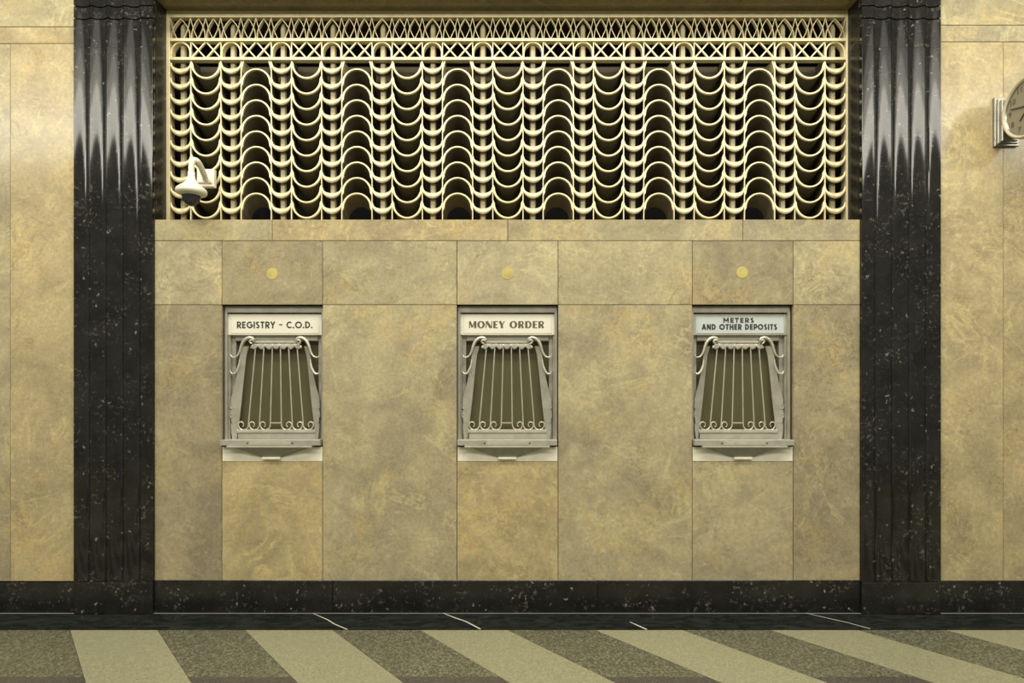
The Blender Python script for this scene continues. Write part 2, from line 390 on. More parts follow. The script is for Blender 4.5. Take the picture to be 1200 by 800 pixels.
# ------------------------------------------------------------------ pilasters
def flute_plan(x0, x1, yf, half_first):
    """front outline of concave flutes: list of (x, y) from x0 to x1"""
    W = x1 - x0; p = .0985; h = W - 4 * p
    cells = [(h, True)] + [(p, False)] * 4 if half_first else [(p, False)] * 4 + [(h, True)]
    pts = []; x = x0; sag = .0155; fil = .0035
    for wd, half in cells:
        pts.append((x, yf))
        a0, a1 = x + fil, x + wd - fil
        n = 14
        for i in range(n + 1):
            u = i / n; xx = a0 + (a1 - a0) * u
            t = 2 * u - 1
            if half: y = yf + sag * .14 * (1 - t * t)
            else: y = yf + sag * (1 - t * t)
            pts.append((xx, y))
        x += wd
    pts.append((x1, yf)); return pts
def pilaster(sgn):
    x0, x1 = (-PO, -PIL) if sgn < 0 else (PIL, PO)
    cx = (x0 + x1) / 2
    side = 'left' if sgn < 0 else 'right'
    other = 'nearer the dome camera' if sgn < 0 else 'nearer the clock'
    t = thing('pilaster', (cx, 0, 0), 'tall fluted black marble pilaster %s of the service hatches, %s' % (side, other), 'pilaster', 'black pilasters flanking the counter')
    yf = -.018
    plan = [(x - cx, y) for x, y in flute_plan(x0, x1, yf, sgn > 0)]
    def ext(name, z0, z1, inset=0.0, mat=BLACK):
        m = MB(); pl = [(x * (1 - inset * 1.2), y + inset) for x, y in plan]; n = len(pl)
        vs = [(x, y, z0) for x, y in pl] + [(x, y, z1) for x, y in pl]
        m.add(vs, [(i, i + 1, n + i + 1, n + i) for i in range(n - 1)], False)
        bk = .0195; a, b = pl[0][0], pl[-1][0]
        m.add([(a, yf + inset, z0), (a, yf + inset, z1), (a, bk, z1), (a, bk, z0)], [(0, 1, 2, 3)])
        m.add([(b, yf + inset, z0), (b, bk, z0), (b, bk, z1), (b, yf + inset, z1)], [(0, 1, 2, 3)])
        for z, up in ((z0, False), (z1, True)):
            f = [(x, y, z) for x, y in pl] + [(b, bk, z), (a, bk, z)]
            ids = tuple(range(len(f))); m.add(f, [ids if up else tuple(reversed(ids))])
        o = m.build(name, mat, t); return o
    zb = Z(682.5, -.018); z1 = Z(54, -.018); za = Z(21, -.018); zc = Z(6.5, -.018)
    ext('fluted_shaft', zb + .0012, z1 - .0008); ext('fluted_shaft', z1, za - .004)
    ext('groove', za - .004, za + .004, .010); ext('capital_band', za + .004, zc - .004)
    ext('groove', zc - .004, zc + .004, .010); ext('capital_band', zc + .004, 4.55)
    m = MB(); m.slab(x0 - cx, x1 - cx, yf - .002, .0195, .0005, zb, .003); m.build('base_block', BASEB, t)
    # polished jamb returning back to the grille above the ledge
    xi = (x1 if sgn < 0 else x0) - cx; d = -sgn
    m = MB(); a, b = sorted((xi - d * .0, xi + d * .002)); m.box(a, b, .012, .128, LEDGE + .001, SOFF - .001)
    m.build('jamb_panel', SIDEB, t)
    return t
for sgn in (-1, 1): pilaster(sgn)

# ------------------------------------------------------------------ bronze grille
GD = .13; S = (D + GD) / F
def GX(px): return X(px, GD)
def GZ(py): return Z(py, GD)
gr = thing('bronze_grille', (0, GD, LEDGE), 'large champagne bronze grille of scalloped waves above the marble counter wall', 'grille')
OZ = LEDGE
def gl(px, py): return (GX(px), 0, GZ(py) - OZ)
def gbox(name, px0, px1, py0, py1, y0, y1, mat=GOLD, c=.0012):
    m = MB(); x0, x1, z1, z0 = GX(px0), GX(px1), GZ(py0) - OZ, GZ(py1) - OZ
    m.slab(x0, x1, y0, y1, max(z0, .0005), z1, c); return m.build(name, mat, gr)
BOT = 264.0
NW, WW = 23.6, 35.4; G0 = 199.9
nar = [G0 + 59.0 * i for i in range(14)]         # left edge of each narrow column
GR = nar[-1] + NW
gbox('side_frame', 195.6, G0, 13.2, BOT, -.012, .045); gbox('side_frame', GR, 992.7, 13.2, BOT, -.012, .045)
gbox('head_trim', G0 - .3, GR + .3, 13.1, 16.6, -.006, .02); gbox('rail', G0, GR, 17.3, 21.3, -.010, .03)
gbox('rail', G0, GR, 45.6, 49.0, -.010, .03); gbox('rail', G0, GR, 67.8, 71.0, -.010, .03)
me = None
def upright():
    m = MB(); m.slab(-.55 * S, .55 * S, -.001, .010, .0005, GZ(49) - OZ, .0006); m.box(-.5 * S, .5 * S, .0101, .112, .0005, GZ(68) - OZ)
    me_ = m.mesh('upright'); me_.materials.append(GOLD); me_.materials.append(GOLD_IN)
    for p in me_.polygons: p.material_index = 1 if max(me_.vertices[i].co.y for i in p.vertices) > .011 else 0  # deeper faces take the bronze with painted shade
    return me_
ME_V = upright()
for i in range(14):
    if i > 0: link('upright', ME_V, None, gr, (GX(nar[i]), 0, 0))
    if i < 13: link('upright', ME_V, None, gr, (GX(nar[i] + NW), 0, 0))

def curve(hw, h, n, sgn):
    """half ellipse: sgn -1 hangs, +1 arches; from left end to right end"""
    return [(-hw * math.cos(math.pi * i / n), sgn * h * math.sin(math.pi * i / n)) for i in range(n + 1)]
def louver(hw, sgn, depth, drop, taper, clip=None):
    n = 22; r = hw * S
    out = [(-r, -sgn * 3.6 * S)] + curve(r, r, n, sgn) + [(r, -sgn * 3.6 * S)]
    inn = [(-r + .5 * S, -sgn * 3.6 * S)] + curve(r - 2.3 * S, r - 1.35 * S, n, sgn) + [(r - .5 * S, -sgn * 3.6 * S)]
    m = MB(); N = len(out)
    def lay(c, y, k, dz): return [(x * k, y, z * k + dz) for x, z in c]
    A = lay(out, 0, 1, 0); B = lay(inn, 0, 1, 0); A1 = lay(out, .012, 1, -.003); B1 = lay(inn, .012, 1, -.003)
    A2 = lay(out, depth, taper, -drop); B2 = lay([(x * 1.03, z * 1.03) for x, z in inn], depth, taper, -drop)
    vs = A + B + A1 + B1 + A2 + B2; f1 = []; f2 = []
    for i in range(N - 1):
        q = (i, i + 1, N + i + 1, N + i); f1.append(q if sgn < 0 else q[::-1])
        for a, b in ((0, 2), (2, 4)):
            f2.append((a * N + i, b * N + i, b * N + i + 1, a * N + i + 1)); f2.append(((a + 1) * N + i, (a + 1) * N + i + 1, (b + 1) * N + i + 1, (b + 1) * N + i))
    m.add(vs, f1); n0 = 0
    m.f += f2; m.sm += [True] * len(f2)
    for e in (0, N - 1): m.f.append((e, N + e, 3 * N + e, 2 * N + e)); m.sm.append(False)
    return m
def cup():
    n = 18; r = 11.8 * S; m = MB()
    out = [(-r, 2.2 * S)] + curve(r, r, n, -1) + [(r, 2.2 * S)]
    inn = [(-r + .4 * S, 2.2 * S)] + curve(r - 1.5 * S, 5.3 * S, n, -1) + [(r - .4 * S, 2.2 * S)]
    N = len(out); mid = []
    for i, (o, q) in enumerate(zip(out, inn)):
        u = max(0, math.sin(math.pi * (i - 1) / n)) if 0 < i < N - 1 else 0
        notch = math.exp(-((i - N // 2) / 1.3) ** 2)
        mid.append((o[0] * .86 + q[0] * .14, o[1] * .86 + q[1] * .14, -.002 - .012 * u * (1 - .75 * notch)))
    vs = [(x, 0, z) for x, z in out] + [(x, y, z) for x, z, y in mid] + [(x, 0, z) for x, z in inn] + \
         [(x * .97, .045, z * .9 + .002) for x, z in out] + [(x * .97, .045, z * .9) for x, z in inn]
    f = []
    for i in range(N - 1):
        f += [(i, i + 1, N + i + 1, N + i), (N + i, N + i + 1, 2 * N + i + 1, 2 * N + i),
              (3 * N + i, 3 * N + i + 1, i + 1, i), (2 * N + i, 2 * N + i + 1, 4 * N + i + 1, 4 * N + i)]
    m.add(vs, f, True); return m
ME_U = louver(17.7, -1, .115, .045, 1.0).mesh('hanging_louver'); ME_A = louver(17.7, 1, .115, .045, .93).mesh('arched_louver'); ME_C = cup().mesh('cup_louver')
PITCH = 18.2
# two-tone: bright front edge, flanks coloured darker to stand in for shade
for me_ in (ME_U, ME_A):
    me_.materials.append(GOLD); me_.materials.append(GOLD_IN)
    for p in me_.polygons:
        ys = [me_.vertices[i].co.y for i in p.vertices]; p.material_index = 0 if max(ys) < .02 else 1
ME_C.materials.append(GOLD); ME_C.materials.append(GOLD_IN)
for p in ME_C.polygons: p.material_index = 1 if max(ME_C.vertices[i].co.y for i in p.vertices) > .02 else 0  # cup undersides painted darker as shade
for i in range(14):
    for k in range(10):
        link('cup_louver', ME_C, None, gr, gl(nar[i] + NW / 2, 75.2 + PITCH * k))
    if i == 13: break
    c = nar[i] + NW + WW / 2
    if i % 2 == 0:
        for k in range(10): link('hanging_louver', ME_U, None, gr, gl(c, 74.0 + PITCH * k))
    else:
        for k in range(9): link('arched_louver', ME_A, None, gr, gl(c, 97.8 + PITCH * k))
        for sg in (-1, 1):                                  # feet of the arch cut off by the rail
            m = MB(); m.strip([(sg * 14.9 * S, 8.6 * S), (sg * 16.4 * S, 4 * S), (sg * 17.2 * S, 0), (sg * 17.5 * S, -3.6 * S)], [2 * S, 2 * S, 1.6 * S, .5 * S], 0, .09)
            m.build('arch_foot', GOLD, gr, gl(c, 79.6))
# rods standing behind the cups
def rod():
    m = MB(); r = 3.6 * S; yc = .037; z1 = GZ(23.2) - OZ; z0 = .0005
    ring = [(-1, 0), (-.62, -.75), (.62, -.75), (1, 0), (.62, .75), (-.62, .75)]
    vs = []
    for z, k in ((z0, 1), (z1 - .038, 1), (z1 - .018, .72), (z1, .06)): vs += [(x * r * k, yc + y * r * k, z) for x, y in ring]
    f = [(j * 6 + i, j * 6 + (i + 1) % 6, (j + 1) * 6 + (i + 1) % 6, (j + 1) * 6 + i) for j in range(3) for i in range(6)]
    m.add(vs, f + [(18, 19, 20, 21, 22, 23)]); return m.mesh('rod')
ME_R = rod()
for i in range(14): link('rod', ME_R, RODM, gr, (GX(nar[i] + NW / 2), 0, 0))
# frieze, upper row: pointed arches with a second zigzag through them
zt, zb = 21.6, 45.4
def gothic(hw):
    H = (zb - zt) * S; m = MB(); pts = []
    n = 9
    for i in range(n + 1):
        u = i / n; pts.append((-(hw - .9) * S * (1 - u ** 1.9) - 0.0, H * (.0 + u ** .82 * .985)))
    full = pts + [(-x, z) for x, z in reversed(pts[:-1])]
    m.strip(full, .85 * S, 0, .022); return m.mesh('pointed_arch')
GN, GWd = gothic(NW / 2), gothic(WW / 4)
cells = []
for i in range(14):
    cells.append((nar[i], nar[i] + NW, True))
    if i < 13:
        a = nar[i] + NW; cells += [(a, a + WW / 2, False), (a + WW / 2, a + WW, False)]
LM = {}
for a, b, isn in cells:
    c = (a + b) / 2
    link('pointed_arch', GN if isn else GWd, GOLD, gr, gl(c, zb))
    off = 4.3 if isn else .5
    if isn not in LM:
        H = (zb - zt) * S; m1 = []
        for s in (-1, 1):
            m = MB(); m.strip([(s * (b - a) / 2 * S, H), (s * ((b - a) / 2 * .55 + off * .45) * S, H * .42), (s * off * S, 0)], (.7 * S), -.005, .003); m1.append(m.mesh('zigzag_strip'))
        LM[isn] = m1
    for q in LM[isn]: link('zigzag_strip', q, GOLD, gr, gl(c, zb))
# frieze, lower row: round arches and crosses
m = MB(); r = NW / 2 * S; h = (67.8 - 49.0) * S
m.strip([(-r + .9 * S, 0)] + [(-(r - .9 * S) * math.cos(math.pi * i / 16), h - r + r * math.sin(math.pi * i / 16) - .4 * S) for i in range(17)] + [(r - .9 * S, 0)], 1.5 * S, 0, .04)
ME_RA = m.mesh('round_arch')
CRS = []
for s in (-1, 1):
    m = MB(); m.strip([(-s * WW / 4 * S * .95, -h / 2), (0, 0), (s * WW / 4 * S * .95, h / 2)], 1.5 * S, 0 if s > 0 else .0012, .012); CRS.append(m.mesh('cross_strip'))
for i in range(14):
    link('round_arch', ME_RA, GOLD, gr, gl(nar[i] + NW / 2, 67.8))
    if i < 13:
        for u in (.25, .75):
            for q in CRS: link('cross_strip', q, GOLD, gr, gl(nar[i] + NW + WW * u, (49 + 67.8) / 2))
gbox('closure_panel', G0 - 3, GR + 3, 66, 84.5, .122, .130, PANELK)

# ------------------------------------------------------------------ lettering
def arc(cx, cz, rx, rz, a0, a1, n=14):
    return [(cx + rx * math.cos(math.radians(a0 + (a1 - a0) * i / n)), cz + rz * math.sin(math.radians(a0 + (a1 - a0) * i / n))) for i in range(n + 1)]
def glyph(ch, t):
    """strokes of a cap letter 1 high: (points, widths); returns (advance, strokes)"""
    h = t / 2; b, T = h, 1 - h
    def st(*p): return (list(p), t)
    if ch == 'R': return .62, [st((h, 0), (h, 1)), st((h, T), (.30, T), *arc(.30, T - .235, .235, .235, 90, -90, 10)[1:], (h, T - .47)), st((.26, T - .47), (.56, 0))]
    if ch == 'E': return .52, [st((h, 0), (h, 1)), st((h, T), (.5, T)), st((h, .5), (.47, .5)), st((h, b), (.5, b))]
    if ch == 'G': return .88, [(arc(.46, .5, .46 - h, .5 - h, 48, 360, 22), t), st((.46 - h + .46, .5 - .0), (.50, .5 - .0))]
    if ch == 'I': return t, [st((h, 0), (h, 1))]
    if ch == 'S': return .54, [(arc(.27, .745, .27 - h, .255 - h, 35, 250, 12) + arc(.27, .265, .27 - h, .265 - h, 80, -150, 14), t)]
    if ch == 'T': return .56, [st((0, T), (.56, T)), st((.28, 0), (.28, 1))]
    if ch == 'Y': return .66, [st((h * .6, 1), (.33, .44)), st((.66 - h * .6, 1), (.33, .44)), st((.33, 0), (.33, .48))]
    if ch == '-': return .44, [([(0, .53), (.44, .53)], t * .75)]
    if ch == 'C': return .78, [(arc(.46, .5, .46 - h, .5 - h, 48, 312, 20), t)]
    if ch == 'O': return .98, [(arc(.49, .5, .49 - h, .5 - h, 0, 360, 28), t)]
    if ch == 'D': return .72, [st((h, 0), (h, 1)), st((h, T), (.24, T), *arc(.24, .5, .48 - h, .5 - h, 90, -90, 14)[1:], (h, b))]
    if ch == '.': return t * 1.1, [st((h, 0), (h, t * 1.1))]
    if ch == 'M': return .84, [st((h, 0), (h, 1)), st((.84 - h, 0), (.84 - h, 1)), st((h, 1 - h * .4), (.42, .3)), st((.84 - h, 1 - h * .4), (.42, .3))]
    if ch == 'A': return .74, [st((h * .7, 0), (.37, 1)), st((.74 - h * .7, 0), (.37, 1)), st((.16, .3), (.58, .3))]
    if ch == 'N': return .72, [st((h, 0), (h, 1)), st((.72 - h, 0), (.72 - h, 1)), st((h, .97), (.72 - h, .03))]
    if ch == 'H': return .70, [st((h, 0), (h, 1)), st((.70 - h, 0), (.70 - h, 1)), st((h, .5), (.70 - h, .5))]
    if ch == 'P': return .58, [st((h, 0), (h, 1)), st((h, T), (.30, T), *arc(.30, T - .25, .25, .25, 90, -90, 10)[1:], (h, T - .5))]
    return .34, []
def deco(ch):
    k, n = .33, .12                                          # heavy stem, hairline
    def st(a, b, w): return ([a, b], w)
    def bowl(cx, cz, rx, rz, a0, a1, m=16):
        p = arc(cx, cz, rx, rz, a0, a1, m); ws = [n + (k - n) * abs(math.cos(math.radians(a0 + (a1 - a0) * i / m))) ** 1.5 for i in range(m + 1)]
        return (p, ws)
    if ch == 'M': return 1.0, [st((.09, 0), (.09, 1), n), st((.13, .98), (.46, .12), k * .8), st((.50, .12), (.78, .98), n), st((.86, 0), (.86, 1), k)]
    if ch == 'O': return .98, [bowl(.49, .5, .36, .455, 0, 360, 28)]
    if ch == 'N': return .84, [st((.05, 0), (.05, 1), n), st((.13, .96), (.66, .04), k), st((.78, 0), (.78, 1), n)]
    if ch == 'E': return .62, [st((k / 2, 0), (k / 2, 1), k), st((k, .955), (.62, .955), n), st((k, .5), (.55, .5), n), st((k, .045), (.62, .045), n)]
    if ch == 'Y': return .78, [st((.13, 1), (.40, .42), k), st((.74, 1), (.44, .45), n), st((.40, 0), (.40, .45), k)]
    if ch == 'R': return .78, [st((k / 2, 0), (k / 2, 1), k), ([(k, .955), (.44, .955)] + arc(.44, .73, .20, .225, 80, -80, 10) + [(k, .505)], [n, n] + [n + .12 * math.sin(math.pi * i / 10) for i in range(11)] + [n]), st((.42, .5), (.66, 0), k * .85)]
    if ch == 'D': return .86, [st((k / 2, 0), (k / 2, 1), k), ([(k, .955), (.40, .955)] + arc(.40, .5, .34, .455, 85, -85, 14) + [(.40, .045), (k, .045)], [n, n] + [n + .17 * math.sin(math.pi * i / 14) for i in range(15)] + [n, n])]
    return .38, []
def words(text, x0, x1, zbase, capw, y, mat, name, parent, style='plain', t=.17, gap=.10):
    """one flat mesh of raised letters fitted between x0 and x1"""
    items = []; x = 0
    for ch in text:
        a, s = deco(ch) if style == 'deco' else glyph(ch, t)
        items.append((x, s)); x += a + gap
    x -= gap; sx = (x1 - x0) / x; m = MB(); j = 0
    for ox, strokes in items:
        for pts, ws in strokes:
            k = capw
            W = [q * k for q in ws] if isinstance(ws, list) else ws * k
            m.strip([(x0 + (ox + p[0]) * sx, zbase + p[1] * k) for p in pts], W, y - .00008 * (j % 5), y + .003); j += 1
    return m.build(name, mat, parent)

# ------------------------------------------------------------------ service windows
WP = 594.7                                                    # photo x of the middle window's axis
def lx(px, d): return (px - WP) / F * (D + d)
def lz(py, d): return Z(py, d) - WB
def cq(q, d): return (lx(525 + q[0] / 4.0, d), lz(350 + q[1] / 4.0, d))   # from measurements on a 4x enlargement
def make_window(label):
    t = thing('service_hatch', (WIN[1], 0, WB), label, 'window', 'service windows in the counter wall')
    H = WT - WB; o = .0012
    # outer frame: two steps round the opening
    m = MB(); zs = lz(517, .03)
    for s in (-1, 1):
        for a, b, y in ((o, .016, .028), (.016, .024, .050), (.024, .048, .074)):
            x0, x1 = sorted((s * (WHW - a), s * (WHW - b))); m.slab(x0, x1, y, .118, zs, H - .030, .0015)
    m.slab(-WHW + o, WHW - o, .030, .118, H - .040, H - .002, .002)
    m.slab(-WHW + .048, WHW - .048, .066, .118, lz(399.5, .07), H - .04, .003)
    m.slab(-WHW + .048, WHW - .048, .085, .118, zs, lz(512, .08), .002)
    m.build('frame', SILVER, t)
    m = MB(); m.box(-WHW + .04, WHW - .04, .100, .108, zs, H - .05); m.build('pane', PANE, t)
    m = MB(); m.box(-WHW + .001, WHW - .001, .119, .16, .004, H - .001); m.build('backing', DARKV, t)
    # cage: six bars with scroll feet
    d = .064
    tops = [180, 219.5, 259, 297, 335.5, 375]; feet = [148, 199, 250, 301, 352, 403]
    for i in range(6):
        s = -1 if i < 3 else 1
        xt, xb = tops[i], feet[i]; r = 24
        def px_(y): return xt + (xb - xt) * (y - 228) / (575 - 228)
        p = [(px_(y), y) for y in (226, 320, 420, 520, 575)]
        c = (xb + s * r * 1.02, 589)
        for a in range(0, 181, 20):
            p.append((c[0] - s * r * math.cos(math.radians(a)), c[1] + r * math.sin(math.radians(a)) * 1.05))
        e = (c[0] + s * r * .48, c[1])
        for a in range(30, 241, 30):
            p.append((e[0] + s * r * .52 * math.cos(math.radians(a)), e[1] - r * .52 * math.sin(math.radians(a))))
        m = MB(); pts = [cq(q, d) for q in p]
        wd = [.0076] * (len(pts) - 8) + [.0066] * 4 + [.0055] * 4
        m.tube([(q[0], d, q[1]) for q in pts], [w_ * .5 for w_ in wd], 8)
        m.build('bar', SILVER_L, t)
    m = MB(); m.strip([cq((250, 581), d), cq((301, 581), d)], .007, d - .003, d + .004); m.build('slot_bar', SILVER_L, t)
    m = MB(); a = cq((92, 627), d); b = cq((462, 612), d); m.slab(a[0], b[0], d - .006, d + .006, a[1], b[1], .0015); m.build('foot_rail', SILVER_L, t)
    m = MB(); a = cq((98, 655), d); b = cq((466, 628), d); m.slab(a[0], b[0], d - .001, d + .010, a[1], b[1], .0015); m.build('foot_panel', SILVER, t)
    m = MB(); a = cq((168, 208), d); b = cq((384, 197), d); m.slab(a[0], b[0], d - .010, d + .008, a[1], b[1], .002); m.build('head_bar', SILVER_L, t)
    # scalloped valance with flared tips
    n = 72; up = []; lo = []
    for i in range(n + 1):
        u = i / n; x = 157 + (397 - 157) * u
        edge = max(0, 1 - min(u, 1 - u) / .07)
        zt_ = 207 + 16 * edge ** 1.3; sc = abs(math.sin(math.pi * (u * 7 - .0)))
        zb_ = 222 + 16 * sc ** .8 * (1 - edge) + 11 * edge
        up.append(cq((x, zt_), d)); lo.append(cq((x, zb_), d))
    m = MB(); N = n + 1; vs = []
    for row, y in ((up, d), (None, d - .007), (lo, d - .003), (lo, d + .006), (up, d + .006)):
        if row is None: vs += [((p[0] + q[0]) / 2, y - .0035 * abs(math.sin(math.pi * i / n * 7)), p[1] * .2 + q[1] * .8) for i, (p, q) in enumerate(zip(up, lo))]
        else: vs += [(p[0], y, p[1]) for p in row]
    m.add(vs, [(j * N + i, (j + 1) * N + i, (j + 1) * N + i + 1, j * N + i + 1) for j in range(4) for i in range(n)], True)
    m.build('valance', SILVER_L, t)
    # splayed side plates with scrolled arms
    inn = [(150, 215), (136, 262), (128, 330), (120, 410), (112, 490), (104, 560), (97, 620), (92, 655)]
    out = [(128, 222), (112, 262), (103, 330), (88, 400), (69, 468), (69, 500), (71, 520), (67, 526), (69, 558), (73, 580), (69, 588), (71, 625), (76, 655)]
    def sd(s, q, d_): p = cq(q, d_); return (p[0] if s < 0 else -p[0] + 2 * lx(594.15, d_), p[1])
    for s in (-1, 1):
        m = MB(); k = 40
        def samp(L, y):
            for a, b in zip(L, L[1:]):
                if a[1] <= y <= b[1]: return a[0] + (b[0] - a[0]) * (y - a[1]) / (b[1] - a[1])
            return L[0][0] if y < L[0][1] else L[-1][0]
        A = []; B = []
        for i in range(k + 1):
            y = 222 + (655 - 222) * i / k
            p = sd(s, (samp(inn, y), y), .070); q = sd(s, (samp(out, y), y), .050)
            A.append((p[0], .068, p[1])); B.append((q[0], .048, q[1]))
        M_ = k + 1; th = .006
        vs = A + B + [(x, y + th, z) for x, y, z in A] + [(x, y + th, z) for x, y, z in B]; f = []
        for i in range(k):
            f += [(i, i + 1, M_ + i + 1, M_ + i), (2 * M_ + i, 3 * M_ + i, 3 * M_ + i + 1, 2 * M_ + i + 1),
                  (i, 2 * M_ + i, 2 * M_ + i + 1, i + 1), (M_ + i, M_ + i + 1, 3 * M_ + i + 1, 3 * M_ + i)]
        f += [(0, M_, 3 * M_, 2 * M_), (k, 2 * M_ + k, 3 * M_ + k, M_ + k)]
        m.add(vs, f)
        sp = m.build('side_plate', SILVER, t)
        def arm(z13, ws, nm, dd):
            m = MB(); pts = [sd(s, ((530 + q[0] / 13.333 - 525) * 4, (385 + q[1] / 13.333 - 350) * 4), dd) for q in z13]
            # smooth the measured points
            P = []
            for i in range(len(pts) - 1):
                p0, p1, p2, p3 = pts[max(i - 1, 0)], pts[i], pts[i + 1], pts[min(i + 2, len(pts) - 1)]
                for j in range(4):
                    u = j / 4; P.append(tuple(.5 * (2 * p1[c] + (p2[c] - p0[c]) * u + (2 * p0[c] - 5 * p1[c] + 4 * p2[c] - p3[c]) * u * u + (3 * p1[c] - p0[c] - 3 * p2[c] + p3[c]) * u ** 3) for c in (0, 1)))
            P.append(pts[-1]); nP = len(P)
            W = [ws[0] + (ws[1] - ws[0]) * math.sin(math.pi * min(1, i / (nP - 1) * 1.15)) for i in range(nP)]
            m.tube([(p[0], dd, p[1]) for p in P], [q * .5 for q in W], 8, flat=1.3)
            m.build(nm, SILVER_L, sp)
        arm([(495, 232), (470, 222), (462, 196), (488, 172), (516, 190), (512, 160), (480, 143), (440, 142), (395, 165), (358, 205), (332, 260), (314, 320), (290, 385), (250, 435), (205, 446), (175, 436), (158, 408)], (.0085, .0205), 'scroll_arm', .050)
        arm([(305, 480), (296, 560), (275, 630), (240, 690), (205, 706), (175, 695), (158, 662)], (.0080, .0165), 'scroll_arm', .048)
        for (cx_, cy_) in ((73, 505), (72, 548)):
            m = MB(); e = [(cx_ + (4 + 5 * a / 270) * math.cos(math.radians(a + 90)) , cy_ + 10 * math.sin(math.radians(a + 90))) for a in range(0, 200, 25)]
            m.tube([(*[sd(s, q, .046)[0]], .046, sd(s, q, .046)[1]) for q in e], .0028, 6); m.build('edge_curl', SILVER, sp)
    # shelf, lip, hull and apron
    sh = -.034
    m = MB(); a = cq((43, 688), sh); b = cq((512, 662), sh); m.slab(a[0], b[0], sh, .060, a[1], b[1], .002); she = m.build('shelf', SILVER, t)
    m = MB(); a = cq((182, 684), sh); b = cq((374, 668), sh); m.slab(a[0], b[0], sh - .0018, sh + .004, a[1], b[1], .0012); m.build('shelf_plate', SILVER_L, she)
    for q in (172, 383):
        m = MB(); p = cq((q, 677), sh); m.lathe([(.0001, -.003), (.004, -.002), (.005, 0), (.005, .003)], (p[0], sh, p[1]), 12, 'y'); m.build('screw', INK, she)
    m = MB(); a = cq((78, 697), sh); b = cq((476, 689), sh); m.slab(a[0], b[0], -.046, .0, a[1], b[1], .0015); m.build('lip', SILVER_L, t)
    m = MB(); y1 = -.0022
    tl, tr = cq((112, 697), -.042), cq((440, 697), -.042); bl, br = cq((232, 742), y1 - .003), cq((322, 742), y1 - .003)
    el, er = cq((100, 697), y1), cq((452, 697), y1)
    vs = [(tl[0], -.042, tl[1]), (tr[0], -.042, tr[1]), (br[0], y1 - .003, br[1]), (bl[0], y1 - .003, bl[1]),
          (el[0], y1, el[1]), (er[0], y1, er[1]), (br[0] + .002, y1, br[1] - .001), (bl[0] - .002, y1, bl[1] - .001)]
    m.add(vs, [(3, 2, 1, 0), (7, 3, 0, 4), (2, 6, 5, 1), (6, 7, 4, 5), (0, 1, 5, 4), (2, 3, 7, 6)]); m.build('tray_hull', HULLM, t)
    m = MB(); a = cq((235, 752), -.015); b = cq((320, 741), -.015); m.slab(a[0], b[0], -.017, .0, a[1], b[1], .001); m.build('tab', PALEM, t)
    m = MB(); a = cq((45, 760.5), 0); b = cq((513.5, 693), 0); m.slab(a[0], b[0], -.0018, .1185, a[1], b[1] - .002, .001); m.build('apron', PALEM, t)
    return t
def add_sign(t, face, kind):
    d = .043
    def q(x, y): return lx(x, d), lz(y, d)
    m = MB(); (x0, z0), (x1, z1) = q(539, 392.4), q(650, 368.2)
    m.slab(x0, x1, d, .11, z0, z1, .002); s = m.build('sign_box', CREAM if kind != 'meters' else SILVER_L, t)
    m = MB(); (x0, z0), (x1, z1) = q(543.2, 390.5), q(646.4, 371.2)
    m.slab(x0, x1, d - .002, d + .01, z0, z1, .0012); m.build('sign_face', face, s)
    y = d - .0034
    def row(text, a, b, yt, yb, mat, **k):
        (xa_, zb_), (xb_, zt_) = q(a, yb), q(b, yt); words(text, xa_, xb_, zb_, zt_ - zb_, y, mat, 'lettering', s, **k)
    # photo positions carried over to the middle window's axis
    if kind == 'registry': row('REGISTRY - C.O.D.', 550.0, 638.6, 376.6, 384.4, INK, t=.19, gap=.13)
    if kind == 'money': row('MONEY ORDER', 549.4, 637.6, 376.2, 384.2, INK_D, style='deco', gap=.14)
    if kind == 'meters':
        row('METERS', 575.0, 611.3, 372.3, 378.0, INK, t=.24, gap=.16); row('AND OTHER DEPOSITS', 550.2, 638.2, 379.6, 386.2, INK, t=.23, gap=.15)
w_mid = make_window('silver barred service window with cream sign MONEY ORDER, between the other two')
others = []
for cxw, lab in ((WIN[0], 'silver barred service window with cream sign REGISTRY - C.O.D., below the dome camera'), (WIN[2], 'silver barred service window with pale blue sign METERS AND OTHER DEPOSITS')):
    c = copy_tree(w_mid); c.location.x = cxw; c['label'] = lab; others.append(c)
add_sign(w_mid, CREAM, 'money'); add_sign(others[0], CREAM, 'registry'); add_sign(others[1], PALEBLUE, 'meters')

# ------------------------------------------------------------------ brass discs set in the marble
for px, py, nm in ((319, 321, 'REGISTRY - C.O.D.'), (594.5, 320.5, 'MONEY ORDER'), (870, 319.5, 'METERS')):
    t = thing('brass_disc', (X(px), 0, Z(py)), 'small round yellow brass disc set in the marble above the %s window' % nm, 'disc', 'brass discs above the windows')
    m = MB(); m.lathe([(.0345, .004), (.0345, -.0006), (.033, -.0012), (.027, -.0006)], (0, 0, 0), 32, 'y'); m.build('rim', BRASS, t)
    m = MB(); m.lathe([(.027, -.0006), (.018, -.0010), (.008, -.0012), (.0001, -.0013)], (0, 0, 0), 32, 'y'); m.build('cap', BRASS, t)

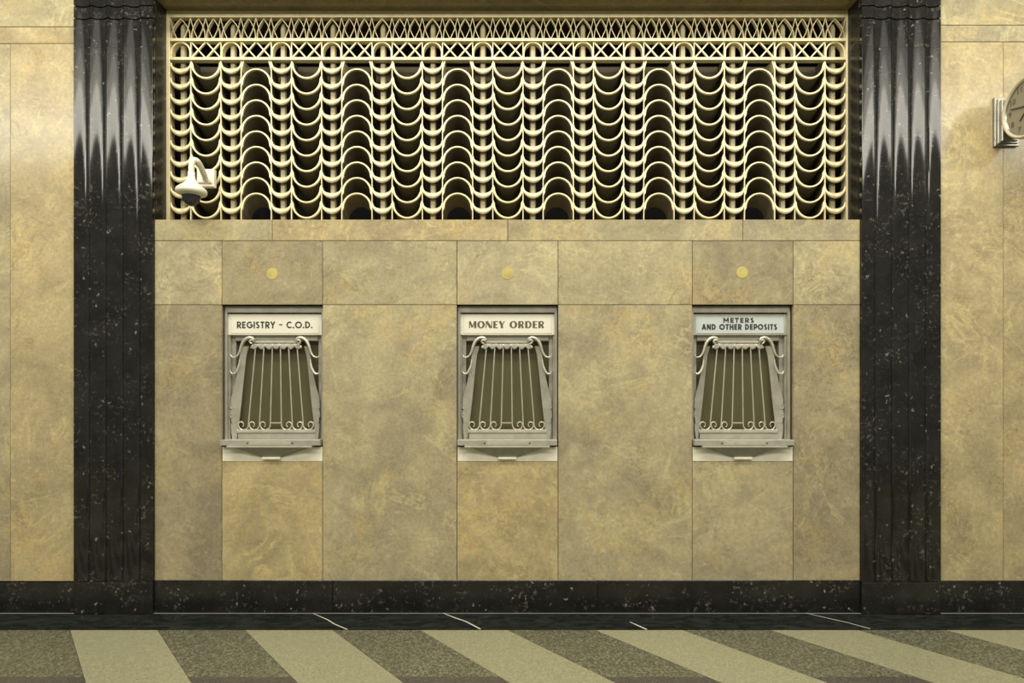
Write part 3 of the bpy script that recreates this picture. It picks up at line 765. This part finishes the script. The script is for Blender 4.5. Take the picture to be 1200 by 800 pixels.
# ------------------------------------------------------------------ dome camera on the grille
t = thing('security_camera', (X(240.5, .11), .115, Z(208.5, .11)), 'white dome security camera on a bent arm at the bronze grille', 'camera')
def cl(px, py, d): return Vector((X(px, d), d, Z(py, d))) - t.location
m = MB(); a, b = cl(230.5, 219, .09), cl(251, 198, .09); m.slab(a.x, b.x, -.028, .002, a.z, b.z, .004)
pl = m.build('mount_plate', WHITE, t)
m = MB(); m.slab(a.x + .012, b.x - .012, -.036, -.028, a.z + .02, b.z - .012, .004); m.build('arm_flange', WHITE, pl)
P = [cl(241, 210, .085), cl(239.5, 205.5, .03), cl(236, 197, -.03), cl(232.5, 190.5, -.07), cl(228.5, 187.5, -.095), cl(225.2, 190, -.11), cl(224.4, 196, -.115), cl(224.3, 202, -.115)]
Q = []
for i in range(len(P) - 1):
    for j in range(4): 
        p0, p1, p2, p3 = P[max(i - 1, 0)], P[i], P[i + 1], P[min(i + 2, len(P) - 1)]; u = j / 4
        Q.append(.5 * (2 * p1 + (p2 - p0) * u + (2 * p0 - 5 * p1 + 4 * p2 - p3) * u * u + (3 * p1 - p0 - 3 * p2 + p3) * u ** 3))
Q.append(P[-1])
m = MB(); m.tube(Q, .0165, 14); m.build('arm', WHITE, t)
dd = -.115; sc = (D + dd) / F; c0 = cl(224.3, 225, dd)
m = MB(); prof = [(4.0, 202.0), (4.0, 206), (4.6, 209.5), (6.4, 213), (9.6, 216.4), (13.6, 219.4), (16.4, 222.0), (17.0, 224.0), (16.8, 226.0), (15.6, 227.6), (13.2, 228.4), (10.4, 227.6)]
m.lathe([(.0001, cl(224, 201.5, dd).z - c0.z)] + [(r * sc, (225 - y) * sc) for r, y in prof], c0, 36); m.build('housing', WHITE, t)
m = MB(); prof = [(10.3, 227), (10.2, 230), (9.4, 233.6), (7.4, 237.6), (4.6, 240.3), (1.6, 241.5), (.01, 241.6)]
m.lathe([(r * sc, (225 - y) * sc) for r, y in prof], c0, 32); do = m.build('dome', DOME, t)
m = MB(); m.lathe([(10.9 * sc, (225 - 227.0) * sc), (11.1 * sc, (225 - 228.6) * sc), (10.2 * sc, (225 - 229.4) * sc)], c0, 32); m.build('dome_ring', WHITE, t)

# ------------------------------------------------------------------ double-faced clock on a bracket
d1 = .05; XC = X(1173.5, -d1); R = .172; YC = -(d1 + R); ZC = EYE + (HY - 123.5) / F * (D + YC)
t = thing('wall_clock', (XC, 0, ZC), 'round metal wall clock on a square bracket, standing out from the right wall', 'clock')
m = MB()
a, b = X(1162.8), X(1191); z0, z1 = Z(172.5) - ZC, Z(116) - ZC
m.slab(a - XC, b - XC, -.020, -.0008, z0, z1, .003); m.slab(a - XC + .012, b - XC - .012, -.030, -.020, z0 + .012, z1 - .012, .003); m.slab(a - XC + .024, b - XC - .024, -.042, -.030, z0 + .022, z1 - .022, .004)
m.build('mount_plate', CHROME, t)
TK = .12
m = MB(); m.tube([(TK / 2, -.04, 0), (TK / 2, -.06, 0)], .035, 16); m.build('bracket_arm', CHROME, t)
def barrel(prof): 
    q = MB(); q.lathe(prof, (0, YC, 0), 56, 'x'); return q
barrel([(R - .022, .012), (R - .016, .000), (R - .006, -.003), (R, .004), (R, TK - .004), (R - .006, TK + .003), (R - .016, TK), (R - .022, TK - .012)]).build('case', CHROME, t)
rim = m_plain('cream_rim', (.62, .56, .38), .3)
barrel([(R - .019, .004), (R - .013, -.006), (R - .006, -.0045), (R - .002, .002)]).build('bezel', rim, t)
for s, nm in ((0, 'dial'), (1, 'dial')):
    q = MB(); x = .012 if s == 0 else TK - .012; q.lathe([(.0001, x), (R - .02, x)], (0, YC, 0), 48, 'x', False); dial = q.build(nm, DIAL, t)
    e = -1 if s == 0 else 1
    for h in range(1, 13):
        an = h * math.tau / 12; r0 = R - .046
        cu = bpy.data.curves.new('numeral', 'FONT'); cu.body = str(h); cu.size = .043; cu.align_x = 'CENTER'; cu.align_y = 'CENTER'; cu.offset = .0009
        tmp = bpy.data.objects.new('numeral', cu); COL.objects.link(tmp); bpy.context.view_layer.update()
        nme = bpy.data.meshes.new_from_object(tmp.evaluated_get(bpy.context.evaluated_depsgraph_get())); bpy.data.objects.remove(tmp)
        nme.materials.clear()
        yy = YC - math.sin(an) * r0 * (1 if s == 0 else -1)
        for vtx in nme.vertices:
            a_, b_ = vtx.co.x, vtx.co.y; vtx.co = (x + e * .001, yy - a_ * (1 if s == 0 else -1), r0 * math.cos(an) + b_)
        link('numeral', nme, INK_D, dial)
    for nm2, an, ln, wd, off in (('minute_hand', 284, .125, .0045, .004), ('hour_hand', 224, .085, .0065, .003)):
        an = math.radians(an); sy = math.sin(an) * (1 if s == 0 else -1)
        u = Vector((0, -sy, math.cos(an))); v = Vector((0, u.z, -u.y)); c = Vector((x + e * off, YC, 0)); th = Vector((e * .0012, 0, 0))
        p = [c - u * .025 - v * wd, c - u * .025 + v * wd, c + u * ln + v * wd * .5, c + u * ln - v * wd * .5]
        q = MB(); q.add([a_ - th for a_ in p] + [a_ + th for a_ in p], [(0, 1, 2, 3), (7, 6, 5, 4), (0, 4, 5, 1), (1, 5, 6, 2), (2, 6, 7, 3), (3, 7, 4, 0)]); q.build(nm2, INK, dial)
